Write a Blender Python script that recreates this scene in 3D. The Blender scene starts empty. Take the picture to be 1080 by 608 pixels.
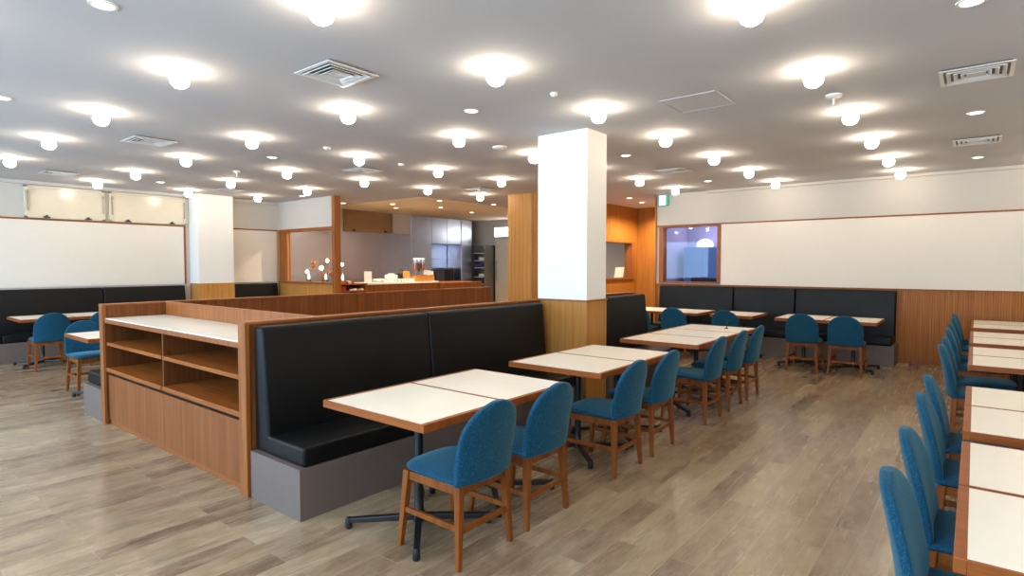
import bpy, bmesh, math, random
from mathutils import Vector, Matrix
random.seed(7)
scene = bpy.context.scene
COL = scene.collection
PI = math.pi
ZC = 2.863            # ceiling height

# ------------------------------------------------------------------ camera
cam_d = bpy.data.cameras.new('camera'); cam = bpy.data.objects.new('camera', cam_d); COL.objects.link(cam)
cam.location = (0, 0, 1.4977)
cam.rotation_euler = (math.radians(90 - 2.30), 0, math.radians(38.84 - 90))
cam_d.sensor_width = 36; cam_d.lens = 606.5 / 1080 * 36; cam_d.clip_start = .05
scene.camera = cam

# ------------------------------------------------------------------ materials
def S(r, g, b):
    f = lambda c: c / 12.92 if c <= .04045 else ((c + .055) / 1.055) ** 2.4
    return (f(r / 255), f(g / 255), f(b / 255), 1)

class NT:
    def __init__(s, name):
        s.m = bpy.data.materials.new(name); s.m.use_nodes = True
        s.t = s.m.node_tree; s.b = s.t.nodes['Principled BSDF']; s.out = s.t.nodes['Material Output']
    def n(s, t, **kw):
        nd = s.t.nodes.new(t)
        for k, v in kw.items(): setattr(nd, k, v)
        return nd
    def l(s, a, b): s.t.links.new(a, b)
    def coords(s, scale=(1, 1, 1), rot=(0, 0, 0)):
        tc = s.n('ShaderNodeTexCoord'); mp = s.n('ShaderNodeMapping')
        mp.inputs['Scale'].default_value = scale; mp.inputs['Rotation'].default_value = rot
        s.l(tc.outputs['Object'], mp.inputs['Vector']); return mp.outputs['Vector']
    def noise(s, vec, scale, detail=3, rough=.55):
        nd = s.n('ShaderNodeTexNoise'); nd.inputs['Scale'].default_value = scale
        nd.inputs['Detail'].default_value = detail; nd.inputs['Roughness'].default_value = rough
        s.l(vec, nd.inputs['Vector']); return nd.outputs['Fac']
    def ramp(s, fac, stops):
        nd = s.n('ShaderNodeValToRGB'); e = nd.color_ramp.elements
        while len(e) < len(stops): e.new(.5)
        for i, (p, c) in enumerate(stops): e[i].position = p; e[i].color = c
        s.l(fac, nd.inputs['Fac']); return nd.outputs['Color']
    def math(s, op, a, b=None):
        nd = s.n('ShaderNodeMath', operation=op)
        for i, v in enumerate((a, b)):
            if v is None: continue
            if isinstance(v, (int, float)): nd.inputs[i].default_value = v
            else: s.l(v, nd.inputs[i])
        return nd.outputs[0]
    def mix(s, fac, a, b, mode='MIX'):
        nd = s.n('ShaderNodeMix', data_type='RGBA', blend_type=mode)
        for i, v in ((0, fac), (6, a), (7, b)):
            if isinstance(v, (int, float)): nd.inputs[i].default_value = v
            elif isinstance(v, tuple): nd.inputs[i].default_value = v
            else: s.l(v, nd.inputs[i])
        return nd.outputs[2]
    def bump(s, h, strength=.2, dist=.002):
        nd = s.n('ShaderNodeBump'); nd.inputs['Strength'].default_value = strength; nd.inputs['Distance'].default_value = dist
        s.l(h, nd.inputs['Height']); s.l(nd.outputs['Normal'], s.b.inputs['Normal'])
    def set(s, **kw):
        for k, v in kw.items():
            k = {'spec': 'Specular IOR Level', 'emit': 'Emission Color', 'estr': 'Emission Strength', 'col': 'Base Color',
                 'rough': 'Roughness', 'metal': 'Metallic', 'sheen': 'Sheen Weight', 'coat': 'Coat Weight', 'trans': 'Transmission Weight'}[k]
            if isinstance(v, (int, float, tuple)): s.b.inputs[k].default_value = v
            else: s.l(v, s.b.inputs[k])
        return s.m

def plain(name, col, rough=.5, metal=0., spec=.5, var=.04, nscale=14):
    k = NT(name); v = k.noise(k.coords(), nscale)
    d = tuple(max(0, c * (1 - var)) for c in col[:3]) + (1,); e = tuple(min(1, c * (1 + var)) for c in col[:3]) + (1,)
    return k.set(col=k.ramp(v, [(.3, d), (.7, e)]), rough=rough, metal=metal, spec=spec)

def wood(name, dark, mid, light, groove=0., rough=.42, along='z', gw=.035):
    k = NT(name)
    sc = {'z': (34, 34, 1.3), 'x': (1.3, 34, 34), 'y': (34, 1.3, 34)}[along]
    v = k.coords(sc); a = k.noise(v, 1.0, 5, .6)
    w = k.noise(k.coords({'z': (7, 7, .25), 'x': (.25, 7, 7), 'y': (7, .25, 7)}[along]), 1.0, 2)
    c = k.ramp(a, [(.25, dark), (.52, mid), (.8, light)])
    c = k.mix(k.math('MULTIPLY', w, .55), c, k.mix(.5, dark, mid))
    if groove:
        tc = k.n('ShaderNodeTexCoord'); sp = k.n('ShaderNodeSeparateXYZ'); k.l(tc.outputs['Object'], sp.inputs[0])
        q = k.math('FRACT', k.math('DIVIDE', k.math('ADD', sp.outputs['X'], sp.outputs['Y']), groove))
        g = k.math('LESS_THAN', q, gw)
        idn = k.n('ShaderNodeTexWhiteNoise', noise_dimensions='1D')
        k.l(k.math('FLOOR', k.math('DIVIDE', k.math('ADD', sp.outputs['X'], sp.outputs['Y']), groove)), idn.inputs['W'])
        c = k.mix(k.math('MULTIPLY', idn.outputs['Value'], .4), c, dark)
        c = k.mix(k.math('MULTIPLY', g, .6), c, tuple(x * .35 for x in dark[:3]) + (1,))
        k.bump(k.math('SUBTRACT', a, k.math('MULTIPLY', g, 3.)), .25, .002)
    else:
        k.bump(a, .1, .001)
    return k.set(col=c, rough=rough, spec=.25)

M = {}
M['cabinet'] = wood('walnut_toned_veneer', S(88, 46, 18), S(130, 74, 34), S(156, 98, 54), groove=.052, gw=.03)
M['inner_shade_wood'] = wood('shade_toned_shelf_veneer', S(72, 36, 14), S(108, 60, 28), S(134, 80, 42))  # shade falloff inside the shelves is put into this darker wood
M['back_shade_wood'] = wood('shade_toned_back_veneer', S(50, 26, 12), S(74, 42, 22), S(98, 60, 34))  # dark tone paints the recess shade onto the shelf backs
M['door_wood'] = wood('cabinet_door_veneer', S(104, 54, 22), S(146, 84, 42), S(170, 108, 62), groove=.052, gw=.03)
M['cabinet_plain'] = wood('oiled_wood', S(110, 58, 24), S(152, 90, 42), S(178, 114, 62))
M['shelf_wood'] = wood('shelf_wood', S(116, 58, 18), S(158, 88, 34), S(182, 112, 52), along='y')
M['trim'] = wood('trim_wood', S(110, 58, 24), S(152, 90, 42), S(178, 114, 62), along='x')
M['honey'] = wood('honey_panelling', S(164, 108, 50), S(190, 136, 70), S(206, 156, 92), groove=.095, gw=.05)
M['honey_plain'] = wood('honey_veneer', S(166, 108, 50), S(194, 136, 70), S(210, 156, 90))
M['orange'] = wood('amber_veneer', S(132, 78, 28), S(166, 108, 44), S(184, 126, 60))
M['wainscot'] = wood('ribbed_wainscot', S(132, 76, 22), S(170, 106, 38), S(194, 128, 54), groove=.03, gw=.16)
M['table_wood'] = wood('table_edge_wood', S(112, 54, 16), S(150, 80, 30), S(174, 104, 48), along='y')
M['leg_wood'] = wood('chair_leg_wood', S(92, 44, 12), S(134, 72, 24), S(162, 96, 40))
M['laminate'] = plain('cream_laminate', S(252, 246, 232), .35, var=.01)
M['counter'] = plain('pale_stone_counter', S(226, 220, 208), .35, var=.025, nscale=40)
M['paint'] = plain('white_wall_paint', S(198, 194, 188), .75, var=.01, spec=.25)
M['pillar'] = plain('white_pillar_paint', S(242, 240, 236), .7, var=.008, spec=.25)
M['board'] = plain('white_wall_board', S(231, 223, 211), .55, var=.008)
M['grey'] = plain('grey_base_laminate', S(110, 95, 88), .5, var=.03)
M['black'] = plain('black_metal', S(22, 22, 26), .35, var=.1)
M['rubber'] = plain('black_rubber', S(16, 16, 18), .6)
M['steel'] = plain('brushed_steel', S(208, 216, 236), .32, 1., var=.05, nscale=3)  # bluish tint stands in for reflected blue light
M['steel_dark'] = plain('dull_steel', S(150, 146, 138), .4, 1., var=.05, nscale=3)
M['white_plastic'] = plain('white_plastic', S(236, 234, 230), .4)
M['grey_metal'] = plain('grey_metal', S(150, 146, 140), .4, .6)
M['shutter'] = plain('cream_shutter', S(214, 204, 184), .22, var=.015)
M['shutter_dark'] = plain('brown_shutter', S(150, 118, 82), .4, var=.03)
M['kitchen_door'] = plain('cream_kitchen_door', S(222, 210, 190), .5)
M['white'] = plain('white_china', S(240, 238, 232), .3)
M['dark'] = plain('shade_toned_interior', S(52, 40, 34), .6)
M['duct'] = plain('duct_interior', S(120, 114, 104), .7)
M['red'] = plain('red_print', S(186, 62, 44), .5)
M['orange_print'] = plain('orange_print', S(214, 130, 44), .5, var=.3, nscale=60)
M['amber'] = plain('amber_cereal', S(190, 110, 30), .6, var=.4, nscale=120)
M['cocoa'] = plain('dark_cereal', S(70, 40, 30), .6, var=.4, nscale=120)
M['paper'] = plain('cream_paper', S(230, 222, 204), .7)
M['blue_reflection'] = plain('blue_reflection', S(96, 140, 190), .5)
M['lilac'] = plain('lilac_wall', S(176, 172, 200), .7)
M['jar'] = plain('navy_jar', S(46, 40, 92), .4)
M['copper'] = plain('copper_wire', S(206, 140, 84), .3, 1.)
M['green'] = plain('green_sign', S(96, 200, 186), .4)

def leather():
    k = NT('black_leatherette'); v = k.coords()
    a = k.noise(v, 260, 2); b = k.noise(v, 3, 2)
    k.bump(a, .12, .001)
    return k.set(col=k.ramp(b, [(.3, S(10, 10, 11)), (.7, S(15, 15, 16))]), rough=k.ramp(b, [(.3, (.4,) * 3 + (1,)), (.7, (.5,) * 3 + (1,))]), spec=.22)
M['leather'] = leather()

def fabric():
    k = NT('blue_woven_fabric'); v = k.coords((1, 1, .45))
    a = k.noise(v, 240, 3, .75); b = k.noise(k.coords(), 5, 2)
    c = k.ramp(a, [(.32, S(2, 34, 56)), (.52, S(8, 66, 96)), (.75, S(50, 124, 140))])
    c = k.mix(k.math('MULTIPLY', b, .25), c, S(16, 66, 86))
    k.bump(a, .5, .003)
    k.b.inputs['Sheen Roughness'].default_value = .4; k.b.inputs['Sheen Tint'].default_value = S(150, 205, 220)
    return k.set(col=c, rough=.85, spec=.2, sheen=.4)
M['fabric'] = fabric()

def floor_mat():
    k = NT('grey_oak_plank_floor')
    v = k.coords()
    br = k.n('ShaderNodeTexBrick'); br.offset = .37; br.offset_frequency = 2; br.squash = 1.
    k.l(v, br.inputs['Vector'])
    for n_, x in (('Scale', 1.), ('Brick Width', .92), ('Row Height', .148), ('Mortar Size', .0022), ('Mortar Smooth', .2), ('Bias', 0.)):
        br.inputs[n_].default_value = x
    br.inputs['Color1'].default_value = (0, 0, 0, 1); br.inputs['Color2'].default_value = (1, 1, 1, 1); br.inputs['Mortar'].default_value = (.5, .5, .5, 1)
    # shift the grain per plank so it breaks at the seams
    sh = k.n('ShaderNodeVectorMath', operation='ADD')
    cx = k.n('ShaderNodeCombineXYZ'); k.l(k.math('MULTIPLY', br.outputs['Color'], 37.), cx.inputs['X']); k.l(k.math('MULTIPLY', br.outputs['Color'], 11.), cx.inputs['Z'])
    k.l(v, sh.inputs[0]); k.l(cx.outputs[0], sh.inputs[1])
    def mp(sc):
        m = k.n('ShaderNodeMapping'); m.inputs['Scale'].default_value = sc; k.l(sh.outputs[0], m.inputs['Vector']); return m.outputs[0]
    g1 = k.noise(mp((1.3, 18, 1)), 1., 6, .7)
    g2 = k.noise(mp((3.2, 8.5, 1)), 1., 7, .72)
    c = k.ramp(g1, [(.3, S(80, 62, 46)), (.48, S(138, 115, 90)), (.66, S(186, 164, 134))])
    c2 = k.ramp(g2, [(.34, S(74, 56, 42)), (.48, S(140, 116, 92)), (.62, S(188, 166, 138))])
    c = k.mix(.62, c, c2)
    tone = k.ramp(br.outputs['Color'], [(0., S(92, 72, 56)), (.3, S(140, 116, 94)), (.65, S(158, 136, 104)), (1., S(200, 178, 144))])
    c = k.mix(.42, c, tone)
    c = k.mix(k.math('MULTIPLY', br.outputs['Fac'], .42), c, S(200, 182, 156))
    r = k.ramp(g1, [(.3, (.3,) * 3 + (1,)), (.7, (.22,) * 3 + (1,))])
    k.bump(k.math('SUBTRACT', g1, k.math('MULTIPLY', br.outputs['Fac'], .6)), .08, .002)
    return k.set(col=c, rough=r, spec=.45)
M['floor'] = floor_mat()

def ceil_mat():
    return plain('matt_white_ceiling', S(206, 205, 208), .85, var=.008, spec=.1, nscale=2)
M['ceiling'] = ceil_mat(); M['kitchen_glow_paint'] = plain('cream_painted_glow', S(250, 232, 200), .8)

def emit(name, col, strength):
    k = NT(name); return k.set(col=(.8, .8, .8, 1), emit=col, estr=strength)
M['bulb'] = emit('lit_bulb_glass', (1, .84, .63, 1), 43)
M['down'] = emit('lit_downlight', (1, .88, .7, 1), 5)
M['down_warm'] = emit('lit_warm_downlight', (1, .72, .42, 1), 9)
M['sign'] = emit('lit_sign_face', (.86, 1, .97, 1), 2.2)
M['glow'] = emit('lit_lantern', (1, .92, .8, 1), 4)
M['tube'] = emit('lit_white_panel', (1, .98, .95, 1), 4)

def thin_glass(name, fac, tint=(1, 1, 1, 1), rough=.02):
    k = NT(name); k.t.nodes.remove(k.b)
    tr = k.n('ShaderNodeBsdfTransparent'); tr.inputs[0].default_value = tint
    gl = k.n('ShaderNodeBsdfGlossy'); gl.inputs['Roughness'].default_value = rough
    mx = k.n('ShaderNodeMixShader'); mx.inputs[0].default_value = fac
    k.l(tr.outputs[0], mx.inputs[1]); k.l(gl.outputs[0], mx.inputs[2]); k.l(mx.outputs[0], k.out.inputs['Surface'])
    return k.m
M['pane'] = thin_glass('window_pane', .06)
M['pane_mirror'] = thin_glass('reflective_pane', .015, (.86, .86, .95, 1))
M['clear'] = thin_glass('clear_jar', .15)

# ------------------------------------------------------------------ geometry helpers
class B:
    def __init__(s): s.bm = bmesh.new()
    def _add(s, tmp, mat=None):
        if mat is not None: bmesh.ops.transform(tmp, matrix=mat, verts=tmp.verts)
        me = bpy.data.meshes.new('t'); tmp.to_mesh(me); tmp.free(); s.bm.from_mesh(me); bpy.data.meshes.remove(me); return s
    def box(s, x0, x1, y0, y1, z0, z1, bev=0., seg=2, mat=None, fn=None):
        t = bmesh.new(); bmesh.ops.create_cube(t, size=1.)
        for v in t.verts:
            v.co = Vector(((x0 + x1) / 2 + v.co.x * (x1 - x0), (y0 + y1) / 2 + v.co.y * (y1 - y0), (z0 + z1) / 2 + v.co.z * (z1 - z0)))
        if bev: bmesh.ops.bevel(t, geom=t.edges[:], offset=bev, segments=seg, profile=.6, affect='EDGES')
        if fn:
            for v in t.verts: v.co = Vector(fn(*v.co))
        return s._add(t, mat)
    def beam(s, p, q, w0, w1=None, bev=.003, sq=1.):
        """tapered square bar from p (width w0) to q (width w1), sides kept parallel to x / y"""
        w1 = w1 or w0; p, q = Vector(p), Vector(q); t = bmesh.new()
        d = (q - p).normalized()
        if abs(d.z) > .6: ax, ay = Vector((1, 0, 0)), Vector((0, 1, 0))
        else: ax = d.cross(Vector((0, 0, 1))).normalized(); ay = Vector((0, 0, 1))
        vs = []
        for c, w in ((p, w0), (q, w1)):
            for a, b in ((-1, -1), (1, -1), (1, 1), (-1, 1)): vs.append(t.verts.new(c + ax * a * w / 2 + ay * b * w / 2 * sq))
        for f in ((0, 1, 2, 3), (7, 6, 5, 4), (0, 4, 5, 1), (1, 5, 6, 2), (2, 6, 7, 3), (3, 7, 4, 0)): t.faces.new([vs[i] for i in f])
        bmesh.ops.recalc_face_normals(t, faces=t.faces[:])
        if bev: bmesh.ops.bevel(t, geom=t.edges[:], offset=bev, segments=2, profile=.6, affect='EDGES')
        return s._add(t)
    def lathe(s, prof, n=16, c=(0, 0, 0)):
        t = bmesh.new(); rings = []
        for r, z in prof:
            if r < 1e-5: rings.append([t.verts.new((c[0], c[1], c[2] + z))])
            else: rings.append([t.verts.new((c[0] + r * math.cos(2 * PI * i / n), c[1] + r * math.sin(2 * PI * i / n), c[2] + z)) for i in range(n)])
        for a, b in zip(rings, rings[1:]):
            for i in range(n):
                j = (i + 1) % n
                if len(a) == 1 and len(b) == 1: continue
                if len(a) == 1: t.faces.new((a[0], b[j], b[i]))
                elif len(b) == 1: t.faces.new((a[i], a[j], b[0]))
                else: t.faces.new((a[i], a[j], b[j], b[i]))
        bmesh.ops.recalc_face_normals(t, faces=t.faces[:])
        return s._add(t)
    def tube(s, pts, r, n=8):
        t = bmesh.new(); pts = [Vector(p) for p in pts]; rings = []
        for i, p in enumerate(pts):
            d = (pts[min(i + 1, len(pts) - 1)] - pts[max(i - 1, 0)]).normalized()
            u = d.cross(Vector((0, 0, 1)) if abs(d.z) < .9 else Vector((1, 0, 0))).normalized(); w = d.cross(u)
            rings.append([t.verts.new(p + (u * math.cos(2 * PI * k / n) + w * math.sin(2 * PI * k / n)) * r) for k in range(n)])
        for a, b in zip(rings, rings[1:]):
            for i in range(n): t.faces.new((a[i], a[(i + 1) % n], b[(i + 1) % n], b[i]))
        t.faces.new(rings[0]); t.faces.new(rings[-1])
        bmesh.ops.recalc_face_normals(t, faces=t.faces[:])
        return s._add(t)
    def build(s, name, mat, parent=None, loc=(0, 0, 0), rot=(0, 0, 0), smooth=False, ang=40):
        me = bpy.data.meshes.new(name); s.bm.to_mesh(me); s.bm.free()
        me.materials.append(M[mat])
        for p in me.polygons: p.use_smooth = smooth
        if smooth: me.set_sharp_from_angle(angle=math.radians(ang))
        o = bpy.data.objects.new(name, me); COL.objects.link(o)
        o.location = loc; o.rotation_euler = rot
        if parent: o.parent = parent
        return o

def tag(o, label, cat, group=None):
    o['label'] = label; o['category'] = cat
    if group: o['group'] = group
    elif 'group' in o: del o['group']
    return o
def thing(name, label, cat, loc=(0, 0, 0), rz=0., group=None):
    o = bpy.data.objects.new(name, None); COL.objects.link(o); o.empty_display_size = .1
    o.location = loc; o.rotation_euler = (0, 0, rz); return tag(o, label, cat, group)
def struct(o): o['kind'] = 'structure'; return o
def kids(o): return [c for c in bpy.data.objects if c.parent == o]
def dup(o, loc, rz, label, group=None):
    def rec(src, par):
        c = src.copy(); COL.objects.link(c)
        if par: c.parent = par
        for ch in kids(src): rec(ch, c)
        return c
    r = rec(o, None); r.location = loc; r.rotation_euler = (0, 0, rz); r['label'] = label
    if group: r['group'] = group
    return r
def bake(o, levels=1):
    m = o.modifiers.new('s', 'SUBSURF'); m.levels = levels; m.render_levels = levels
    bpy.context.view_layer.update()
    dg = bpy.context.evaluated_depsgraph_get()
    me = bpy.data.meshes.new_from_object(o.evaluated_get(dg)); o.modifiers.clear(); o.data = me
    for p in me.polygons: p.use_smooth = True
    return o

ORD = ['first', 'second', 'third', 'fourth', 'fifth', 'sixth', 'seventh', 'eighth', 'ninth', 'tenth']

# ------------------------------------------------------------------ the room
XB, XR, XF, YF, YL = -3.0, 10.57, 13.5, -1.6, 12.0
struct(B().box(XB - .2, XF + .2, YF - .2, YL + .9, -.1, 0).build('floor', 'floor'))
struct(B().box(XB - .2, XF + .2, YF - .2, YL + .9, ZC, ZC + .1).build('ceiling', 'ceiling'))
# left wall (behind the far seats) and its boards
struct(B().box(XB - .2, 10.5, YL, YL + .2, 0, ZC).box(10.4, 10.5, YL + .2, YL + .65, 0, ZC).box(10.4, XF + .2, YL + .65, YL + .85, 0, ZC).build('wall_left', 'paint'))
struct(B().box(XB, 4.72, YL - .02, YL, 1.13, 2.235).build('trim_1', 'board'))
struct(B().box(XB, 4.755, YL - .03, YL, 2.235, 2.262, .004).box(4.72, 4.755, YL - .03, YL, 1.13, 2.24, .004).build('trim_2', 'trim'))
struct(B().box(5.5, 6.62, YL - .02, YL, 1.13, 2.235).build('trim_3', 'board'))
struct(B().box(5.5, 6.65, YL - .03, YL, 2.235, 2.262, .004).build('trim_4', 'trim'))
struct(B().box(XB, 4.83, YL - .06, YL, ZC - .055, ZC, .004).box(5.5, 6.65, YL - .06, YL, ZC - .055, ZC, .004).build('trim_5', 'paint'))
# front and back (behind the viewpoint) walls; the back one has the daylight windows
struct(B().box(XB - .2, XR + .2, YF - .2, YF, 0, ZC).build('wall_front', 'paint'))
wins = [(-1.1, 1.4), (2.6, 5.1), (5.7, 8.2), (8.8, 11.3)]
wb = B().box(XB - .2, XB, YF, YL, 0, .85).box(XB - .2, XB, YF, YL, 2.55, ZC)
e = YF
for a, b in wins: wb.box(XB - .2, XB, e, a, .85, 2.55); e = b
wb.box(XB - .2, XB, e, YL, .85, 2.55)
struct(wb.build('wall_back', 'paint'))
for i, (a, b) in enumerate(wins):
    f = B()
    for y0, y1, z0, z1 in ((a, b, .85, .91), (a, b, 2.49, 2.55), (a, a + .06, .91, 2.49), (b - .06, b, .91, 2.49), ((a + b) / 2 - .03, (a + b) / 2 + .03, .91, 2.49)):
        f.box(XB - .14, XB - .06, y0, y1, z0, z1, .005)
    w = struct(f.build('window_%d' % (i + 4), 'grey_metal'))
    B().box(XB - .105, XB - .095, a + .05, b - .05, .9, 2.5).build('pane', 'pane', w)

# right wall with the window to the next room
wy0, wy1, wz0, wz1 = 3.66, 4.74, 1.15, 2.232
wr = B().box(XR, XR + .15, YF, wy0, 0, ZC).box(XR, XR + .15, wy1, 4.87, 0, ZC).box(XR, XR + .15, wy0, wy1, 0, wz0).box(XR, XR + .15, wy0, wy1, wz1, ZC)
struct(wr.build('wall_right', 'paint'))
struct(B().box(XR - .012, XR, YF, 4.87, .085, 1.118).build('trim_6', 'wainscot'))
struct(B().box(XR - .018, XR, YF, .9, 0, .085, .004).build('baseboard_right', 'cabinet_plain'))
struct(B().box(XR - .02, XR, YF, 3.62, 1.135, 2.238).build('trim_7', 'board'))
struct(B().box(XR - .03, XR, YF, 4.86, 2.238, 2.262, .004).box(XR - .03, XR, YF, 4.86, 1.118, 1.135, .003).build('trim_8', 'trim'))
struct(B().box(XR - .06, XR, YF, 3.9, ZC - .045, ZC, .004).build('trim_9', 'paint'))
struct(B().box(XR - .03, XR + .18, 4.87, 4.9, 0, ZC, .004).build('trim_10', 'orange'))
fr = B()
for y0, y1, z0, z1 in ((wy0 - .045, wy0 + .02, wz0, wz1), (wy1 - .02, wy1 + .07, wz0, wz1), (wy0, wy1, wz0, wz0 + .03), (wy0, wy1, wz1 - .02, wz1)):
    fr.box(XR - .035, XR + .12, y0, y1, z0, z1, .004)
w3 = struct(fr.build('window_3', 'cabinet_plain'))
B().box(XR + .05, XR + .056, wy0 + .015, wy1 - .015, wz0 + .025, wz1 - .015).build('pane', 'pane_mirror', w3)
# small room seen through that window
struct(B().box(12.1, 12.2, 3.0, 4.87, 0, ZC).box(XR + .15, 12.2, 2.9, 3.0, 0, ZC).box(XR + .15, 12.2, 4.87, 4.95, 0, ZC).build('wall_office', 'lilac'))
# timber wall round the passage behind the pillar, with its serving hatch
px0, px1, pz0, pz1 = 10.7, 12.5, 1.2, 2.02
struct(B().box(8.74, px0, 6.4, 6.55, 0, ZC).box(px1, XF, 6.4, 6.55, 0, ZC).box(px0, px1, 6.4, 6.55, 0, pz0).box(px0, px1, 6.4, 6.55, pz1, ZC).build('wall_passage', 'orange'))
struct(B().box(12.8, XF + .2, 4.95, 6.4, 0, ZC).box(12.2, XF + .2, 4.9, 4.95, 0, ZC).build('wall_passage_end', 'orange'))
struct(B().box(8.73, 9.5, 6.55, 7.13, 0, ZC).build('wall_pier', 'honey'))
hf = B().box(px0 - .02, px1 + .1, 6.36, 6.6, pz0 - .035, pz0, .004).box(px1 - .02, px1 + .1, 6.37, 6.58, pz0, pz1 + .03, .004).box(px0 - .05, px1, 6.37, 6.58, pz1 - .01, pz1 + .03, .004)
struct(hf.build('trim_11', 'cabinet_plain'))
# far kitchen wall
struct(B().box(XF, XF + .2, 4.95, YL + .65, 0, ZC).build('wall_kitchen', 'paint'))

# pillars
struct(B().box(4.975, 5.36, 3.04, 3.65, 1.14, ZC, .004).build('wall_pillar_center', 'pillar'))
struct(B().box(4.97, 5.365, 3.035, 3.655, 0, 1.122).build('trim_12', 'honey'))
struct(B().box(4.962, 5.373, 3.027, 3.663, 1.122, 1.14, .003).build('trim_13', 'cabinet_plain'))
struct(B().box(4.83, 5.5, 11.6, YL, 1.14, ZC, .004).build('wall_pillar_left', 'pillar'))
struct(B().box(4.825, 5.505, 11.595, YL, 0, 1.14).build('trim_14', 'honey_plain'))

# screen between dining room and kitchen: header, post, sill panel, pane
struct(B().box(6.66, 6.76, 9.9, YL, 2.262, ZC).build('wall_screen', 'paint'))
sc = B().box(6.64, 6.78, 9.82, 9.92, 0, ZC, .004).box(6.64, 6.78, 11.68, 11.9, 1.15, 2.262, .004).box(6.64, 6.78, 9.92, 11.68, 2.2, 2.262, .004).box(6.62, 6.8, 9.92, 11.9, 1.11, 1.15, .004)
struct(sc.build('trim_15', 'cabinet_plain'))
struct(B().box(6.66, 6.76, 9.92, YL, 0, 1.11).box(6.66, 6.76, 11.9, YL, 1.11, 2.262).build('trim_16', 'honey_plain'))
w = struct(B().box(6.69, 6.73, 11.66, 11.68, 1.15, 2.2).box(6.69, 6.73, 9.92, 9.935, 1.15, 2.2).build('window_8', 'honey_plain'))
B().box(6.705, 6.711, 9.935, 11.66, 1.15, 2.2).build('pane', 'pane', w)

struct(B().box(7.9, XF, 8.7, YL + .65, ZC - .003, ZC).build('ceiling_kitchen_glow', 'kitchen_glow_paint'))  # cream sheet puts the kitchen's warm glow into the ceiling colour
# high smoke-vent windows in the left wall
def vent_window(n, x0, x1, z0, z1, face, frame):
    f = B()
    for a, b, c, d in ((x0, x1, z0, z0 + .03), (x0, x1, z1 - .03, z1), (x0, x0 + .05, z0, z1), (x1 - .05, x1, z0, z1)):
        f.box(a, b, YL - .05, YL, c, d, .004)
    w = struct(f.build('window_%d' % n, frame))
    B().box(x0 + .05, x1 - .05, YL - .03, YL - .005, z0 + .03, z1 - .03).build('vent_panel', face, w)
    for x in (x0 + .035, x1 - .045):
        B().box(x, x + .018, YL - .075, YL - .05, z0 + .12, z1 - .08, .004).box(x - .004, x + .022, YL - .085, YL - .05, z1 - .14, z1 - .1, .003).build('stay_arm', 'grey_metal', w)
    for x in (x0 + .24, x1 - .3):
        B().box(x, x + .09, YL - .075, YL - .03, z0 + .008, z0 + .028, .004).box(x + .03, x + .06, YL - .085, YL - .03, z0 + .005, z0 + .05, .004).build('catch', 'black', w)
vent_window(1, 2.32, 3.43, 2.268, 2.79, 'shutter', 'shutter')
vent_window(2, 3.49, 4.76, 2.268, 2.79, 'shutter', 'shutter')
vent_window(9, 8.35, 9.85, 2.33, 2.84, 'shutter_dark', 'shutter_dark')

# ------------------------------------------------------------------ the island: two low partitions and the shelf unit between their ends
def partition(name, x0, x1, y0, y1, label):
    t = thing(name, label, 'partition', (x0, y0, 0))
    L, W = x1 - x0, y1 - y0
    B().box(.03, L, .005, W - .005, 0, 1.115).build('panel', 'cabinet', t)
    B().box(0, .03, 0, W, 0, 1.115, .003).build('end_post', 'cabinet_plain', t)
    B().box(-.002, L + .004, -.004, W + .004, 1.115, 1.131, .003).build('cap_rail', 'trim', t)
    return t
partition('low_partition', 1.77, 4.965, 3.605, 3.70, 'low brown wood partition behind the near black bench, ending at the white pillar')
partition('low_partition', 5.37, 7.12, 3.605, 3.70, 'short low wood partition on the far side of the white pillar')
partition('low_partition', 1.77, 7.31, 6.335, 6.43, 'long low wood partition with dark grooved face, in front of the kitchen counter')

t = thing('shelf_cabinet', 'open wooden shelf cabinet with pale top at the near end of the partitions', 'shelf', (1.78, 3.705, 0))
LY, DX = 2.625, .53
B().box(.004, DX, 0, LY, .955, .99, .003).build('counter_edge', 'cabinet_plain', t)
B().box(.012, DX - .005, .002, LY - .002, .99, 1.0, .002).build('counter_top', 'counter', t)['label'] = 'pale stone-like counter top'
B().box(DX, DX + .03, 0, LY, .0, 1.131, .003).build('back_panel', 'cabinet_plain', t)
B().box(0, .5, LY - .02, LY, 0, .955, .002).build('side_panel', 'inner_shade_wood', t)
B().box(0, .5, 0, .02, 0, .955, .002).build('side_panel', 'inner_shade_wood', t)
B().box(.02, DX, LY / 2 - .012, LY / 2 + .012, .5, .955, .002).build('divider', 'inner_shade_wood', t)
for k in (0, 1):
    a, b = (.02, LY / 2 - .012) if k == 0 else (LY / 2 + .012, LY - .02)
    B().box(.012, DX, a, b, .745, .775, .003).build('shelf', 'shelf_wood', t)
    B().box(.004, DX, a, b, .5, .535, .003).build('bottom_shelf', 'shelf_wood', t)
    B().box(DX - .012, DX - .002, a, b, .535, .955).build('shelf_back', 'back_shade_wood', t)
    B().box(.02, .04, .02 if k == 0 else LY / 2 + .001, LY / 2 - .001 if k == 0 else LY - .02, .045, .468, .002).build('door', 'door_wood', t)
B().box(.06, .45, .02, LY - .02, 0, .5).build('plinth', 'dark', t)  # dark block whose colour paints the shadow in the gap above the doors
B().box(.03, .055, .02, LY - .02, 0, .042, .002).build('kick_board', 'cabinet_plain', t)

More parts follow.
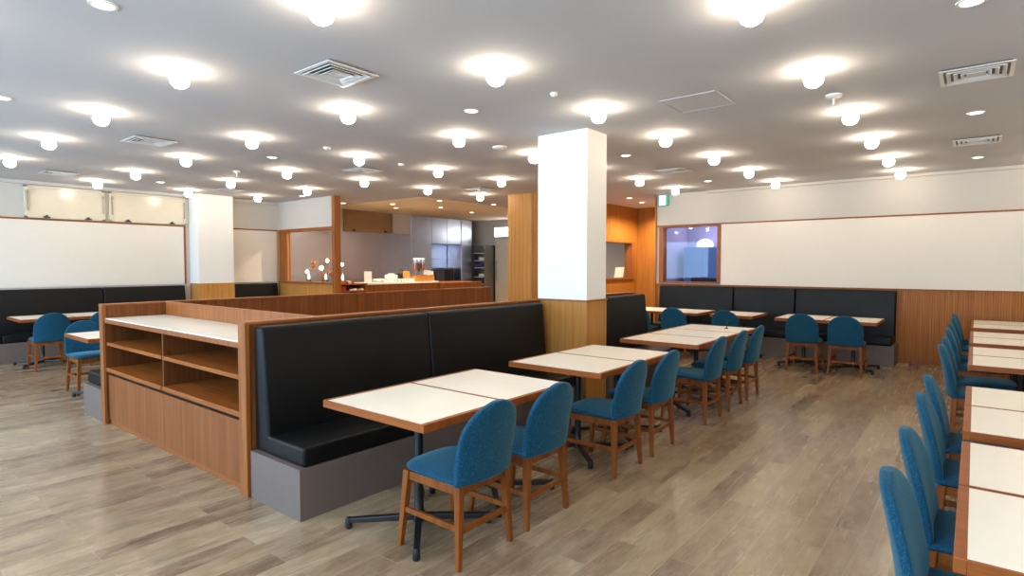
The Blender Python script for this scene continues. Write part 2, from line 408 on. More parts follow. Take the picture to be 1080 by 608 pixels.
# ------------------------------------------------------------------ upholstered benches (local x along the bench, back against y = 0, front at y = -0.58)
def bench(label, loc, rz, L, seams, name='bench', e0=.045, e1=.04):
    t = thing(name, label, 'bench', loc, rz, 'black upholstered benches with grey bases')
    B().box(.018, L - .01, -.58, -.005, 0, .305, .002).build('base', 'grey', t)
    xs = [e0] + list(seams) + [L - e1]
    for a, b in zip(xs, xs[1:]):
        B().box(a + .003, b - .003, -.575, -.14, .307, .425, .022, 3).build('seat_cushion', 'leather', t, smooth=True)
        def lean(x, y, z): return (x, y - .055 * max(0., (1.1 - z) / .8) + (.02 if z > .95 and y < -.06 else 0), z)
        B().box(a + .003, b - .003, -.135, -.006, .307, 1.105, .028, 4, fn=lambda x, y, z: (x, y if y > -.03 else lean(x, y, z)[1], z)).build('backrest', 'leather', t, smooth=True)
    return t
bench('long black bench in the foreground, backed by the low wood partition', (1.77, 3.60, 0), 0, 3.12, [1.47])
bench('short black bench just beyond the white pillar', (5.40, 3.60, 0), 0, 1.87, [])
bench('black bench on the far side of the shelf cabinet, only its grey end showing', (1.77 + 5.4, 6.435, 0), PI, 5.4, [1.5, 3.0, 4.2], e0=.04, e1=.045)
bench('black wall bench along the left wall under the white board', (-2.4, 11.965, 0), 0, 7.12, [1.2, 2.75, 4.3, 5.74])
bench('short black wall bench right of the left wall pillar', (5.56, 11.965, 0), 0, 1.05, [])
bench('black wall bench along the right wall under the window and white board', (10.55, 4.79, 0), -PI / 2, 3.91, [1.45, 2.46])

# ------------------------------------------------------------------ tables
TW, TD, TH = .645, .85, .72
def make_table(label, loc, rz, group):
    t = thing('dining_table', label, 'table', loc, rz, group)
    hx, hy = TW / 2 - .0015, TD / 2
    f = B()
    f.box(-hx, hx, -hy, -hy + .03, TH - .042, TH, .002).box(-hx, hx, hy - .03, hy, TH - .042, TH, .002)
    f.box(-hx, -hx + .009, -hy + .03, hy - .03, TH - .042, TH, .0015).box(hx - .009, hx, -hy + .03, hy - .03, TH - .042, TH, .0015)
    f.build('wood_edge', 'table_wood', t)
    B().box(-hx + .009, hx - .009, -hy + .03, hy - .03, TH - .035, TH - .0008).build('tabletop', 'laminate', t)
    B().box(-.15, .15, -.17, .17, TH - .058, TH - .035, .003).build('mounting_plate', 'black', t)
    B().lathe([(.0, .03), (.034, .03), (.034, .085), (.027, .1), (.025, .2), (.025, .66), (0, .66)], 16, (0, -.03, 0)).build('pole', 'black', t, smooth=True)
    for a, b in ((1, 1), (1, -1), (-1, 1), (-1, -1)):
        p = B().beam((a * .0, b * .0 - .03, .056), (a * .27, b * .28 - .03, .046), .04, .032, .004, .85).build('foot', 'black', t)
        B().lathe([(0, 0), (.017, 0), (.02, .006), (.02, .05), (.014, .062), (0, .062)], 10, (a * .275, b * .285 - .03, 0)).build('glide', 'rubber', p, smooth=True)
    return t
proto_table = None
def table(label, x, y, rz, group):
    global proto_table
    if proto_table is None: proto_table = make_table(label, (x, y, 0), rz, group); return proto_table
    return dup(proto_table, (x, y, 0), rz, label, group)

# ------------------------------------------------------------------ chairs (local: rear legs at y = 0, facing +y)
def make_chair(label, loc, rz, group):
    t = thing('dining_chair', label, 'chair', loc, rz, group)
    # seat cushion: rounded slab, slightly dished, front corners rounded
    b = bmesh.new(); nx, ny = 9, 9
    def outline(u, v):            # v 0 rear .. 1 front
        w = .224 - .014 * v
        if v > .8: w -= .03 * ((v - .8) / .2) ** 2
        return u * w, -.005 + .45 * v - .025 * v * v * u * u
    top, bot = [], []
    for j in range(ny):
        v = j / (ny - 1); tr, br = [], []
        for i in range(nx):
            u = -1 + 2 * i / (nx - 1); x, y = outline(u, v)
            zt = .462 + .012 * math.sin(PI * v) * (1 - u * u) - .012 * (1 - v) - (.012 if abs(u) > .99 else 0) - (.014 if j == ny - 1 else 0)
            zb = .407 + (.012 if abs(u) > .99 or j == ny - 1 else 0)
            tr.append(b.verts.new((x, y, zt))); br.append(b.verts.new((x * .97, y * .985, zb)))
        top.append(tr); bot.append(br)
    for j in range(ny - 1):
        for i in range(nx - 1):
            b.faces.new((top[j][i], top[j][i + 1], top[j + 1][i + 1], top[j + 1][i])); b.faces.new((bot[j][i], bot[j + 1][i], bot[j + 1][i + 1], bot[j][i + 1]))
    for i in range(nx - 1):
        b.faces.new((top[0][i], bot[0][i], bot[0][i + 1], top[0][i + 1])); b.faces.new((top[-1][i], top[-1][i + 1], bot[-1][i + 1], bot[-1][i]))
    for j in range(ny - 1):
        b.faces.new((top[j][0], top[j + 1][0], bot[j + 1][0], bot[j][0])); b.faces.new((top[j][-1], bot[j][-1], bot[j + 1][-1], top[j + 1][-1]))
    bmesh.ops.recalc_face_normals(b, faces=b.faces[:])
    h = B(); h.bm.free(); h.bm = b; bake(h.build('seat', 'fabric', t, smooth=True), 1)
    # backrest: tombstone shell, wrapped forward at the sides, leaning back
    b = bmesh.new(); nz = 15; Z0, Z1 = .408, .822
    rr_ = (Z1 - .625) / (Z1 - Z0); front, back = [], []
    rows = [0, .03, .12, .24, .36] + [1 - rr_ + rr_ * math.sin(math.radians(q)) for q in (0, 15, 28, 40, 51, 61, 70, 78, 84)]
    for s in rows:
        z = Z0 + (Z1 - Z0) * s
        zc = .625; r = (Z1 - zc)
        w = .214 if z < zc else .214 * max(.0, 1 - ((z - zc) / r) ** 2.05) ** .5
        w = max(w, .03)
        if z < .5: w *= 1 - .03 * ((.5 - z) / .1) ** 2
        fr_, bk_ = [], []
        for i in range(11):
            u = math.sin((-1 + 2 * i / 10) * PI / 2)
            yc = -.012 - .075 * s ** 1.15 + .03 * s * (1 - s) + .03 * (w / .214 * u) ** 2 * (1 - .35 * s)
            th = .036 * (1 - .2 * s) * (1 - .62 * abs(u) ** 3.5) * (1 if s < .88 else max(.4, 1 - .6 * ((s - .88) / .12) ** 2) ** .5)
            if s <= .0: th *= .6
            fr_.append(b.verts.new((u * w, yc + th, z))); bk_.append(b.verts.new((u * w, yc - th, z)))
        front.append(fr_); back.append(bk_)
    n = len(rows)
    for j in range(n - 1):
        for i in range(10):
            b.faces.new((front[j][i], front[j + 1][i], front[j + 1][i + 1], front[j][i + 1])); b.faces.new((back[j][i], back[j][i + 1], back[j + 1][i + 1], back[j + 1][i]))
        b.faces.new((front[j][0], back[j][0], back[j + 1][0], front[j + 1][0])); b.faces.new((front[j][-1], front[j + 1][-1], back[j + 1][-1], back[j][-1]))
    for i in range(10):
        b.faces.new((front[0][i], front[0][i + 1], back[0][i + 1], back[0][i])); b.faces.new((front[-1][i], back[-1][i], back[-1][i + 1], front[-1][i + 1]))
    bmesh.ops.recalc_face_normals(b, faces=b.faces[:])
    h = B(); h.bm.free(); h.bm = b; bake(h.build('backrest', 'fabric', t, smooth=True), 1)
    # wooden underframe
    B().box(-.18, .18, .01, .032, .36, .406, .003).box(-.18, .18, .383, .405, .36, .406, .003).box(-.182, -.16, .02, .4, .36, .406, .003).box(.16, .182, .02, .4, .36, .406, .003).build('seat_frame', 'leg_wood', t)
    for sx in (-1, 1):
        B().beam((sx * .172, .02, .41), (sx * .2, 0, 0), .04, .026).build('leg', 'leg_wood', t)
        B().beam((sx * .172, .395, .41), (sx * .2, .43, 0), .04, .026).build('leg', 'leg_wood', t)
        B().beam((sx * .186, .012, .2), (sx * .186, .412, .2), .02, .02, .002, 1.4).build('stretcher', 'leg_wood', t)
    B().beam((-.186, .01, .185), (.186, .01, .185), .02, .02, .002, 1.4).build('stretcher', 'leg_wood', t)
    return t
proto_chair = None
def chair(label, x, y, rz, group):
    global proto_chair
    if proto_chair is None: proto_chair = make_chair(label, (x, y, 0), rz, group); return proto_chair
    return dup(proto_chair, (x, y, 0), rz, label, group)

# foreground row along the near bench: tables two, two and three
g = 'tables along the near bench'
for i, x in enumerate((2.199, 2.846, 3.894, 4.541, 5.756, 6.401, 7.046)):
    sets = ('the nearest pair', 'the nearest pair', 'the middle pair', 'the middle pair', 'the far trio', 'the far trio', 'the far trio')[i]
    pos = ('near', 'far', 'near', 'far', 'near', 'middle', 'far')[i]
    table('cream topped wood edged table, %s one of %s along the near bench' % (pos, sets), x, 2.4865, 0, g)
g = 'blue chairs along the near bench tables'
for i, x in enumerate((2.18, 2.73, 3.74, 4.335, 5.475, 6.125, 6.73)):
    lab = ('blue chair in the foreground, nearest at the nearest pair of bench tables', 'blue chair at the far table of the nearest pair by the bench',
           'blue chair nearest at the middle pair of bench tables', 'blue chair farther at the middle pair of bench tables, seen past its twin',
           'blue chair nearest at the far trio of bench tables', 'blue chair in the middle of the far trio of bench tables', 'blue chair farthest at the far trio of bench tables, near the wall bench')[i]
    chair(lab, x, 1.93, 0, g)
t = thing('card_clip', 'small dark clip stand on the last table of the far trio', 'stand', (7.1, 2.35, .72))
B().lathe([(0, 0), (.022, 0), (.022, .008), (.006, .014), (0, .014)], 12).build('base', 'black', t, smooth=True)
B().beam((0, 0, .012), (.012, 0, .06), .008, .008, .001).box(.0, .028, -.004, .004, .055, .075, .002).build('clip', 'black', t)
# right-hand row: five pairs
g = 'tables along the right edge'
xs = (2.23, 2.885, 3.725, 4.375, 6.02, 6.675, 7.64, 8.29, 9.44, 10.09)
for i, x in enumerate(xs):
    table('bright cream table at the right edge, %s from the viewer in the right row' % ORD[i], x, -.398, PI, g)
g = 'blue chairs along the right edge tables'
for i, x in enumerate((2.25, 2.87, 3.70, 4.33, 6.08, 6.72, 7.66, 8.30, 9.4, 10.05)):
    chair('blue chair tucked at the right edge tables, %s from the viewer in that row' % ORD[i], x, .125, PI, g)
# wall bench on the right
g = 'tables along the right wall bench'
for i, y in enumerate((1.325, 1.97, 2.93, 3.77, 4.415)):
    lab = ('cream table at the right wall bench, closest to the ribbed wood wall', 'cream table at the right wall bench, second from the ribbed wood wall', 'cream table standing singly at the middle of the right wall bench',
           'cream table at the right wall bench, below the window beside the single table', 'cream table at the right wall bench, farthest left by the short bench')[i]
    table(lab, 9.44, y, -PI / 2, g)
g = 'blue chairs facing the right wall bench'
for i, y in enumerate((1.335, 1.865, 2.92, 3.74, 4.36)):
    lab = ('blue chair seen from behind at the wall bench, closest to the ribbed wood wall', 'blue chair seen from behind at the wall bench, second from the ribbed wood wall', 'blue chair at the single table of the right wall bench',
           'blue chair at the wall bench below the window, fully showing behind the far tables', 'blue chair at the wall bench half hidden by the short bench past the pillar')[i]
    chair(lab, 8.78, y, -PI / 2, g)
# far left
g = 'tables on the far left'
table('cream table at the left wall bench, leftmost in the photo', 2.27, 10.9, 0, g)
table('cream table at the left wall bench, beside the shelf cabinet end', 2.915, 10.9, 0, g)
table('cream table standing just left of the shelf cabinet, partly hidden by it', 2.2, 7.62, PI, g)
g = 'blue chairs on the far left'
chair('blue chair seen from behind at the leftmost wall bench table', 2.245, 10.2, 0, g)
chair('blue chair mostly hidden behind the table left of the shelf cabinet, at the wall bench', 2.88, 10.2, 0, g)
chair('blue chair facing the viewer behind the table left of the shelf cabinet', 2.17, 8.38, PI, g)

# ------------------------------------------------------------------ ceiling: bulbs, downlights, diffusers, detectors
rows = [[(3.09, .92), (4.43, .9), (5.8, .88), (7.12, .88), (8.54, .87), (9.87, .86)],
        [(1.71, 2.62), (3.03, 2.58), (4.37, 2.56), (5.68, 2.53), (7.07, 2.52), (8.43, 2.51), (9.85, 2.52)],
        [(1.70, 4.32), (3.03, 4.26), (4.34, 4.2), (5.6, 4.17), (7.0, 4.2), (8.24, 4.09), (9.63, 4.1)],
        [(1.71, 6.0), (3.04, 5.96), (4.37, 5.93), (5.64, 5.86), (6.94, 5.8)],
        [(1.71, 7.67), (3.07, 7.67), (4.39, 7.63), (5.62, 7.5), (6.92, 7.45), (8.2, 7.38)],
        [(1.71, 9.45), (3.08, 9.4), (4.36, 9.25), (5.67, 9.19)],
        [(3.06, 11.0), (4.45, 11.05), (5.63, 10.85)]]
proto_bulb = None
def bulb(x, y, label, group):
    global proto_bulb
    if proto_bulb is None:
        t = proto_bulb = thing('ceiling_lamp', label, 'lamp', (x, y, ZC), 0, group)
        B().lathe([(0, 0), (.05, 0), (.05, -.008), (.036, -.013), (.033, -.018), (0, -.018)], 20).build('lamp_base', 'white_plastic', t, smooth=True)
        B().lathe([(0, -.13), (.03, -.125), (.052, -.109), (.063, -.083), (.062, -.056), (.05, -.03), (.034, -.017), (0, -.015)], 16).build('bulb', 'bulb', t, smooth=True)
        return t
    return dup(proto_bulb, (x, y, ZC), 0, label, group)
for j, r in enumerate(rows):
    for k, (bx, by) in enumerate(r):
        bulb(bx * 1.011, by * 1.011, 'glowing bare ceiling bulb, %s nearest in the %s bulb row from the right' % (ORD[k], ORD[j]), 'bare bulbs on the ceiling')
for x, y in [(a, b) for a in (-1., .36) for b in (-.8, .91, 2.6, 4.3, 6.0, 7.65, 9.4, 11.0)] + [(1.71, .92)] + [(a, -.8) for a in (1.71, 3.05, 4.4, 5.75, 7.1, 8.5, 9.85)]:
    bulb(x, y, 'bare ceiling bulb behind the viewer or past the right edge of the photo', 'bulbs outside the photo')

proto_dl = {}
def downlight(x, y, label, warm=False):
    g = 'small recessed downlights'
    if warm in proto_dl: return dup(proto_dl[warm], (x, y, ZC), 0, label, g)
    t = proto_dl[warm] = thing('downlight', label, 'lamp', (x, y, ZC), 0, g)
    B().lathe([(.05, -.001), (.052, -.006), (.066, -.006), (.068, 0), (.05, 0)], 24).build('trim_ring', 'white_plastic', t, smooth=True)
    B().lathe([(0, -.003), (.05, -.003)], 24).build('lens', 'down_warm' if warm else 'down', t)
    return t
for x, y, lab in [(1.05, 3.6, 'small recessed downlight near the top left corner'), (1.09, 6.23, 'small recessed downlight at the left edge of the photo'),
                  (3.79, 3.51, 'small recessed downlight right of the large square diffuser, above the near bench'), (3.86, .05, 'small recessed downlight at the top right edge of the photo'),
                  (6.67, .03, 'small recessed downlight between the two right-hand ceiling diffusers'), (3.82, 6.98, 'small recessed downlight above the shelf cabinet, between bulb rows'),
                  (6.52, 3.43, 'small recessed downlight just right of the white pillar top'), (9.33, 3.42, 'small recessed downlight before the right wall, by the far diffuser'),
                  (9.43, .01, 'small recessed downlight nearest the right wall, beyond both right diffusers'), (10.69, 5.53, 'small recessed downlight over the passage behind the pillar'),
                  (3.8, 10.5, 'small recessed downlight before the left wall vent windows'), (6.3, 10.4, 'small recessed downlight beside the kitchen screen post')]:
    downlight(x, y, lab)
for x, y, lab in [(7.6, 10.9, 'warm kitchen downlight nearest the screen post'), (8.4, 10.2, 'warm kitchen downlight, second from the screen post'), (8.6, 8.9, 'warm kitchen downlight above the counter front'),
                  (9.6, 9.9, 'warm kitchen downlight above the cereal dispensers'), (9.9, 8.5, 'warm kitchen downlight beside the timber pier'), (11.0, 10.2, 'warm kitchen downlight before the steel cupboards'),
                  (11.6, 9.0, 'warm kitchen downlight deepest in the kitchen'), (9.0, 10.8, 'warm kitchen downlight before the steel wall'), (11.6, 5.7, 'added warm downlight hidden in the passage behind the pillar'), (9.9, 5.7, 'added warm downlight over the timber wall behind the pillar'), (12.3, 5.6, 'added warm downlight at the end of the timber passage')]:  # the last three are added to brighten the dark passage
    downlight(x, y, lab, True).location.z = ZC - (.003 if y > 8.7 and x > 7.9 else 0)
    lp = bpy.data.lights.new('kitchen_spot', 'SPOT'); lp.energy = {11.0: 12, 11.6: 55, 9.0: 60, 8.4: 55, 8.6: 50, 9.6: 55}.get(x, 110) if y > 6.3 else 110; lp.color = (1, .8, .56); lp.spot_size = 2.6; lp.spot_blend = .6; lp.shadow_soft_size = .05
    lo = bpy.data.objects.new('kitchen_spot', lp); COL.objects.link(lo); lo.location = (x, y, ZC - .03)

proto_vent = None
def diffuser(x, y, label):
    global proto_vent
    g = 'square ceiling air diffusers'
    if proto_vent: return dup(proto_vent, (x, y, ZC), 0, label, g)
    t = proto_vent = thing('air_diffuser', label, 'vent', (x, y, ZC), 0, g)
    def ring(r0, r1, z0, z1, name, mat):
        b = B()                         # square ring sloping from (r0,z0) out to (r1,z1)
        for q in range(4):
            m = Matrix.Rotation(q * PI / 2, 4, 'Z'); tm = bmesh.new()
            vs = [tm.verts.new(v) for v in ((-r0, r0, z0), (r0, r0, z0), (r1, r1, z1), (-r1, r1, z1), (-r0, r0, z0 - .004), (r0, r0, z0 - .004), (r1, r1, z1 - .004), (-r1, r1, z1 - .004))]
            for f in ((0, 1, 2, 3), (4, 5, 6, 7), (0, 1, 5, 4), (3, 2, 6, 7), (0, 3, 7, 4), (1, 2, 6, 5)): tm.faces.new([vs[i] for i in f])
            bmesh.ops.recalc_face_normals(tm, faces=tm.faces[:]); b._add(tm, m)
        return b.build(name, mat, t)
    B().box(-.19, .19, -.19, .19, -.002, 0).build('duct_back', 'duct', t)
    ring(.182, .208, -.016, -.014, 'frame', 'white_plastic')
    for r in (.165, .125, .085): ring(r - .022, r, -.006, -.022, 'louver', 'white_plastic')
    B().box(-.055, .055, -.055, .055, -.02, -.012, .002).build('center_plate', 'white_plastic', t)
    return t
for x, y, lab in [(2.44, 3.56, 'large square ceiling air diffuser above the near bench, nearest of its kind'), (2.46, 7.08, 'square ceiling air diffuser above the left tables'),
                  (2.46, 10.57, 'square ceiling air diffuser nearest the left wall'), (5.12, 6.86, 'square ceiling air diffuser between bulbs in mid ceiling'),
                  (7.91, 3.41, 'square ceiling air diffuser right of the pillar, toward the exit sign'), (7.7, 6.95, 'square ceiling air diffuser near the timber pier and kitchen'),
                  (4.93, 10.5, 'square ceiling air diffuser in front of the left wall pillar'), (5.27, .03, 'square ceiling air diffuser over the right tables, nearer of two'),
                  (8.12, .02, 'square ceiling air diffuser over the right tables, farther of two')]:
    diffuser(x, y, lab)

def detector(x, y, label, r=.055, stem=False):
    t = thing('smoke_detector', label, 'detector', (x, y, ZC), 0, 'small ceiling detectors')
    B().lathe([(0, 0), (r, 0), (r, -.012), (r * .8, -.022), (r * .5, -.03), (0, -.032)], 20).build('housing', 'white_plastic', t, smooth=True)
    if stem: B().lathe([(0, -.03), (.008, -.03), (.008, -.075), (.02, -.078), (.02, -.082), (0, -.084)], 12).build('stem', 'white_plastic', t, smooth=True)
for x, y, lab, r, st in [(5.14, 4.32, 'round white smoke detector left of the pillar top', .085, False), (5.26, .92, 'white ceiling sensor with hanging stem in the right bulb row', .06, True),
                         (3.81, 2.64, 'small white ceiling sensor above the middle tables', .03, False), (5.16, 6.08, 'small white ceiling sensor beyond the mid ceiling diffuser', .04, False),
                         (4.05, 8.4, 'white ceiling sensor with stem before the left pillar', .05, True), (3.9, 5.9, 'small white ceiling sensor above the shelf cabinet', .04, False)]:
    detector(x, y, lab, r, st)
h = thing('access_hatch', 'flush square access hatch in the ceiling right of the pillar', 'hatch', (4.78, 1.85, ZC))
B().box(-.225, .225, -.225, .225, -.003, 0).build('hatch_panel', 'ceiling', h)
fb = B()
for a, b, c, d in ((-.235, .235, -.235, -.228), (-.235, .235, .228, .235), (-.235, -.228, -.235, .235), (.228, .235, -.235, .235)): fb.box(a, b, c, d, -.005, 0)
fb.build('hatch_frame', 'ceiling', h)

# exit sign above the window
t = thing('exit_sign', 'small lit green and white emergency exit sign at the ceiling edge', 'sign', (XR - .04, 4.72, 2.64))
B().box(-.05, .04, -.1, .1, 0, .2, .006).build('housing', 'green', t)
B().box(-.055, -.05, -.06, .06, .012, .188).build('sign_face', 'sign', t)
B().box(-.0555, -.05, .062, .092, .012, .188).box(-.0555, -.05, -.092, -.062, .012, .188).build('green_band', 'green', t)
# running figure through a doorway, as far as the photo shows it
B().lathe([(0, -.009), (.006, -.006), (.009, 0), (.006, .006), (0, .009)], 8, (-.056, -.004, .14)).beam((-.056, -.002, .125), (-.056, .008, .09), .014, .012, 0).beam((-.056, .008, .09), (-.056, -.02, .06), .01, .008, 0).beam((-.056, .008, .09), (-.056, .025, .055), .01, .008, 0).beam((-.056, 0, .12), (-.056, -.024, .1), .008, .006, 0).build('figure', 'green', t)

# ------------------------------------------------------------------ kitchen
t = thing('steel_wall_panel', 'wide brushed steel splash panel on the kitchen back wall', 'panel', (6.77, YL, 0))
B().box(0, 3.73, -.03, 0, 0, 2.305, .004).build('sheet', 'steel', t)
B().box(0, 3.73, -.045, 0, 2.305, 2.32, .003).build('top_lip', 'steel', t)
t = thing('steel_cupboard', 'tall brushed steel cupboard column at the end of the steel splash panel', 'cupboard', (10.51, 12.0, 0))
B().box(0, .76, 0, .59, 0, 2.85, .004).build('body', 'steel', t)
B().box(.02, .74, -.012, 0, .1, 2.8, .003).build('door', 'steel', t)
t = thing('steel_wall_cupboard', 'steel wall cupboards with two doors above the kitchen worktop', 'cupboard', (11.28, 12.0, 2.1))
B().box(0, 1.17, 0, .59, 0, .75, .004).build('body', 'steel', t)
for k in (0, 1): B().box(.01 + k * .585, .575 + k * .585, -.014, 0, .01, .74, .003).build('door', 'steel', t)
t = thing('steel_backsplash', 'steel backsplash with narrow rail shelf below the wall cupboards', 'panel', (11.28, 12.58, 0))
B().box(0, 1.17, 0, .04, .9, 2.1).build('sheet', 'steel', t)
B().box(.2, 1.17, -.12, 0, 1.68, 1.7, .003).build('rail_shelf', 'steel', t)
t = thing('steel_worktop', 'steel worktop cabinet below the backsplash', 'cabinet', (11.28, 11.98, 0))
B().box(0, 1.17, 0, .6, 0, .87).build('body', 'steel', t); B().box(0, 1.17, -.02, .62, .87, .91, .004).build('worktop', 'steel', t)
t = thing('microwave_oven', 'dark countertop oven on the steel worktop', 'oven', (11.85, 12.1, .91))
B().box(0, .42, 0, .34, .01, .5, .01).build('body', 'steel_dark', t); B().box(.02, .3, -.012, 0, .04, .46, .004).build('door', 'black', t); B().box(.32, .4, -.01, 0, .04, .46, .004).build('control_panel', 'black', t)
t = thing('steel_refrigerator', 'tall steel refrigerator right of the wall cupboards', 'refrigerator', (12.47, 12.0, 0))
B().box(0, .47, 0, .59, 0, 2.85, .004).build('body', 'steel', t); B().box(.01, .46, -.014, 0, 1.3, 2.82, .003).build('door', 'steel', t); B().box(.01, .46, -.014, 0, .1, 1.28, .003).build('door', 'steel', t)
# rack and cream door on the far kitchen wall
t = thing('shelf_rack', 'narrow open rack of jars and plates beside the cream door', 'rack', (13.0, 11.52, 0))
B().box(0, .48, 0, .02, 0, 2.1).box(0, .48, .43, .45, 0, 2.1).box(.46, .48, .02, .43, 0, 2.1).build('frame', 'steel_dark', t)
for z in (.9, 1.12, 1.4, 1.62, 1.84): B().box(0, .46, .02, .43, z, z + .02, .002).build('shelf', 'white_plastic', t)
for k in range(4):
    o = B().lathe([(0, 0), (.035, 0), (.04, .02), (.04, .12), (.03, .14), (0, .14)], 12).build('jar', 'jar', None, (13.05, 11.6 + k * .1, 1.42), smooth=True)
    tag(o, 'navy jar on the kitchen rack, %s from the cream door' % ORD[k], 'jar', 'navy jars on the kitchen rack')
for k, z in enumerate((1.14, 1.64)):
    o = B().lathe([(0, 0), (.06, 0), (.11, .015), (.115, .09), (0, .09)], 16).build('plate_stack', 'white', None, (13.13, 11.74, z), smooth=True)
    tag(o, 'white stacked plates on the %s shelf of the kitchen rack' % ('lower', 'upper')[k], 'plates', 'plate stacks on the kitchen rack')
t = thing('kitchen_door', 'tall cream sliding door at the back of the kitchen', 'door', (13.44, 10.28, 0))
B().box(0, .04, 0, 1.2, 0, 2.3, .004).build('door_leaf', 'kitchen_door', t)
B().tube([(-.01, 1.12, 1.05), (-.05, 1.12, 1.07), (-.05, 1.12, 1.6), (-.01, 1.12, 1.62)], .012).build('handle', 'grey_metal', t, smooth=True)
t = thing('bright_panel', 'bright white glowing panel above the cream kitchen door', 'lamp', (13.39, 10.28, 2.34))  # white emissive panel over the door
B().box(0, .1, 0, 1.2, 0, .3, .006).build('housing', 'white_plastic', t); B().box(-.012, 0, .02, 1.18, .02, .28, .004).build('diffuser', 'tube', t)
o = thing('low_kitchen_wall', 'low wooden end block at the right end of the kitchen counter', 'counter', (9.62, 9.8, 0))
B().box(0, 1.3, 0, .8, 0, 1.05).build('body', 'cabinet', o); B().box(-.01, 1.31, -.01, .81, 1.05, 1.08, .004).build('top', 'cabinet_plain', o)

# counter
CY, CZ = 10.0, 1.115
t = thing('kitchen_counter', 'wooden serving counter with stone top behind the long low partition', 'counter', (6.82, CY, 0))
B().box(.72, 2.78, 0, .6, 0, CZ - .04).build('front_panel', 'cabinet', t)
B().box(.72, 2.78, -.02, .62, CZ - .04, CZ, .004).build('counter_top', 'counter', t)
B().box(0, .04, 0, .6, 0, CZ, .003).box(.68, .72, 0, .6, 0, CZ, .003).box(.04, .68, .56, .6, 0, CZ).build('open_cubby', 'cabinet_plain', t)
for z in (.55, .945): B().box(.04, .68, .01, .56, z, z + .025, .003).build('shelf', 'cabinet_plain', t)
B().box(0, .72, -.02, .62, CZ - .03, CZ, .004).build('cubby_top', 'cabinet_plain', t)
B().box(.0, .38, .6, 1.75, 0, 1.12, .004).build('side_ledge', 'cabinet_plain', t)

def flat(x, y, z, w, h, d, lean, mat, name, label, cat, group=None, rz=0.):
    o = B().box(-w / 2, w / 2, -d / 2, d / 2, 0, h, min(.002, d / 4), fn=lambda a, b, c: (a, b + lean * c, c)).build(name, mat, None, (x, y, z), (0, 0, rz))
    return tag(o, label, cat, group)
flat(7.72, 10.2, CZ, .16, .24, .012, .3, 'paper', 'menu_card', 'white leaflet leaning at the left end of the kitchen counter', 'card', rz=-.5)
flat(7.84, 10.3, CZ, .12, .23, .012, .3, 'grey', 'menu_card', 'grey leaflet leaning behind the white one on the counter', 'card', rz=-.5)
flat(7.0, 10.2, .97, .12, .09, .3, 0, 'red', 'gift_box', 'small red box on the cubby shelf beside the screen post', 'box')
flat(7.25, 10.3, .97, .26, .07, .3, 0, 'black', 'gift_box', 'black box on the cubby shelf at the counter end', 'box')
for k in range(5):
    flat(6.9 + k * .075, 10.06, CZ, .06, .045 + .01 * (k % 2), .08, 0, ['paper', 'orange_print', 'red', 'paper', 'red'][k], 'snack_packet',
         'small snack packet on top of the cubby, %s from the screen post' % ORD[k], 'packet', 'snack packets on the cubby')
for k in range(4):
    flat(7.16 + k * .085, 10.03, .97, .07, .03 + .008 * (k % 2), .05, 0, ['paper', 'white', 'orange_print', 'paper'][k], 'snack_packet',
         'flat packet on the cubby shelf in front of the black box, %s from left' % ORD[k], 'packet', 'flat packets on the cubby shelf')
for k in range(4):
    o = B().lathe([(0, 0), (.04, 0), (.045, .008), (.095, .05), (.1, .07), (.094, .07), (.04, .014), (0, .012)], 18).build('bowl', 'white', None, (8.02 + (k % 2) * .205, 10.25 + (k // 2) * .215, CZ), smooth=True)
    tag(o, 'white bowl on the kitchen counter, %s' % ('front row beside the leaflets', 'front row beside the white box', 'back row beside the leaflets', 'back row beside the white box')[k], 'bowl', 'white bowls on the kitchen counter')
t = thing('tissue_box', 'white box with open top on the kitchen counter beside the black pot', 'box', (8.42, 10.3, CZ), 0)
B().box(-.1, .12, -.09, .09, 0, .16, .004).build('carton', 'white', t); B().box(-.06, .08, -.03, .03, .16, .19, .008).build('napkins', 'paper', t)
t = thing('black_pot', 'black handled pot on the kitchen counter', 'pot', (8.68, 10.32, CZ))
B().lathe([(0, 0), (.075, 0), (.08, .02), (.08, .17), (.07, .19), (0, .2)], 18).build('body', 'black', t, smooth=True)
B().tube([(.07, 0, .15), (.11, 0, .2), (.09, 0, .27), (.03, 0, .285), (0, 0, .2)], .009).build('handle', 'black', t, smooth=True)
for k in range(9):
    o = B().lathe([(0, 0), (.028, 0), (.036, .06), (.037, .075), (.03, .075), (.024, .01), (0, .008)], 14).build('cup', 'white', None, (8.08 + k * .1, 10.07, CZ), smooth=True)
    tag(o, 'white cup in the front row on the kitchen counter, %s from the left' % ORD[k], 'cup', 'row of white cups')
flat(8.84, 10.22, CZ, .16, .24, .014, .35, 'orange_print', 'picture_stand', 'colourful picture card leaning left of the cereal dispensers', 'card', rz=-.3)
t = thing('wooden_crate', 'orange toned wooden stand on the kitchen counter under the cereal dispensers', 'stand', (8.98, 10.08, CZ))
B().box(0, .58, 0, .4, 0, .13, .004).build('body', 'honey_plain', t); B().box(-.005, .585, -.005, .405, .13, .142, .003).build('lid', 'cabinet_plain', t)
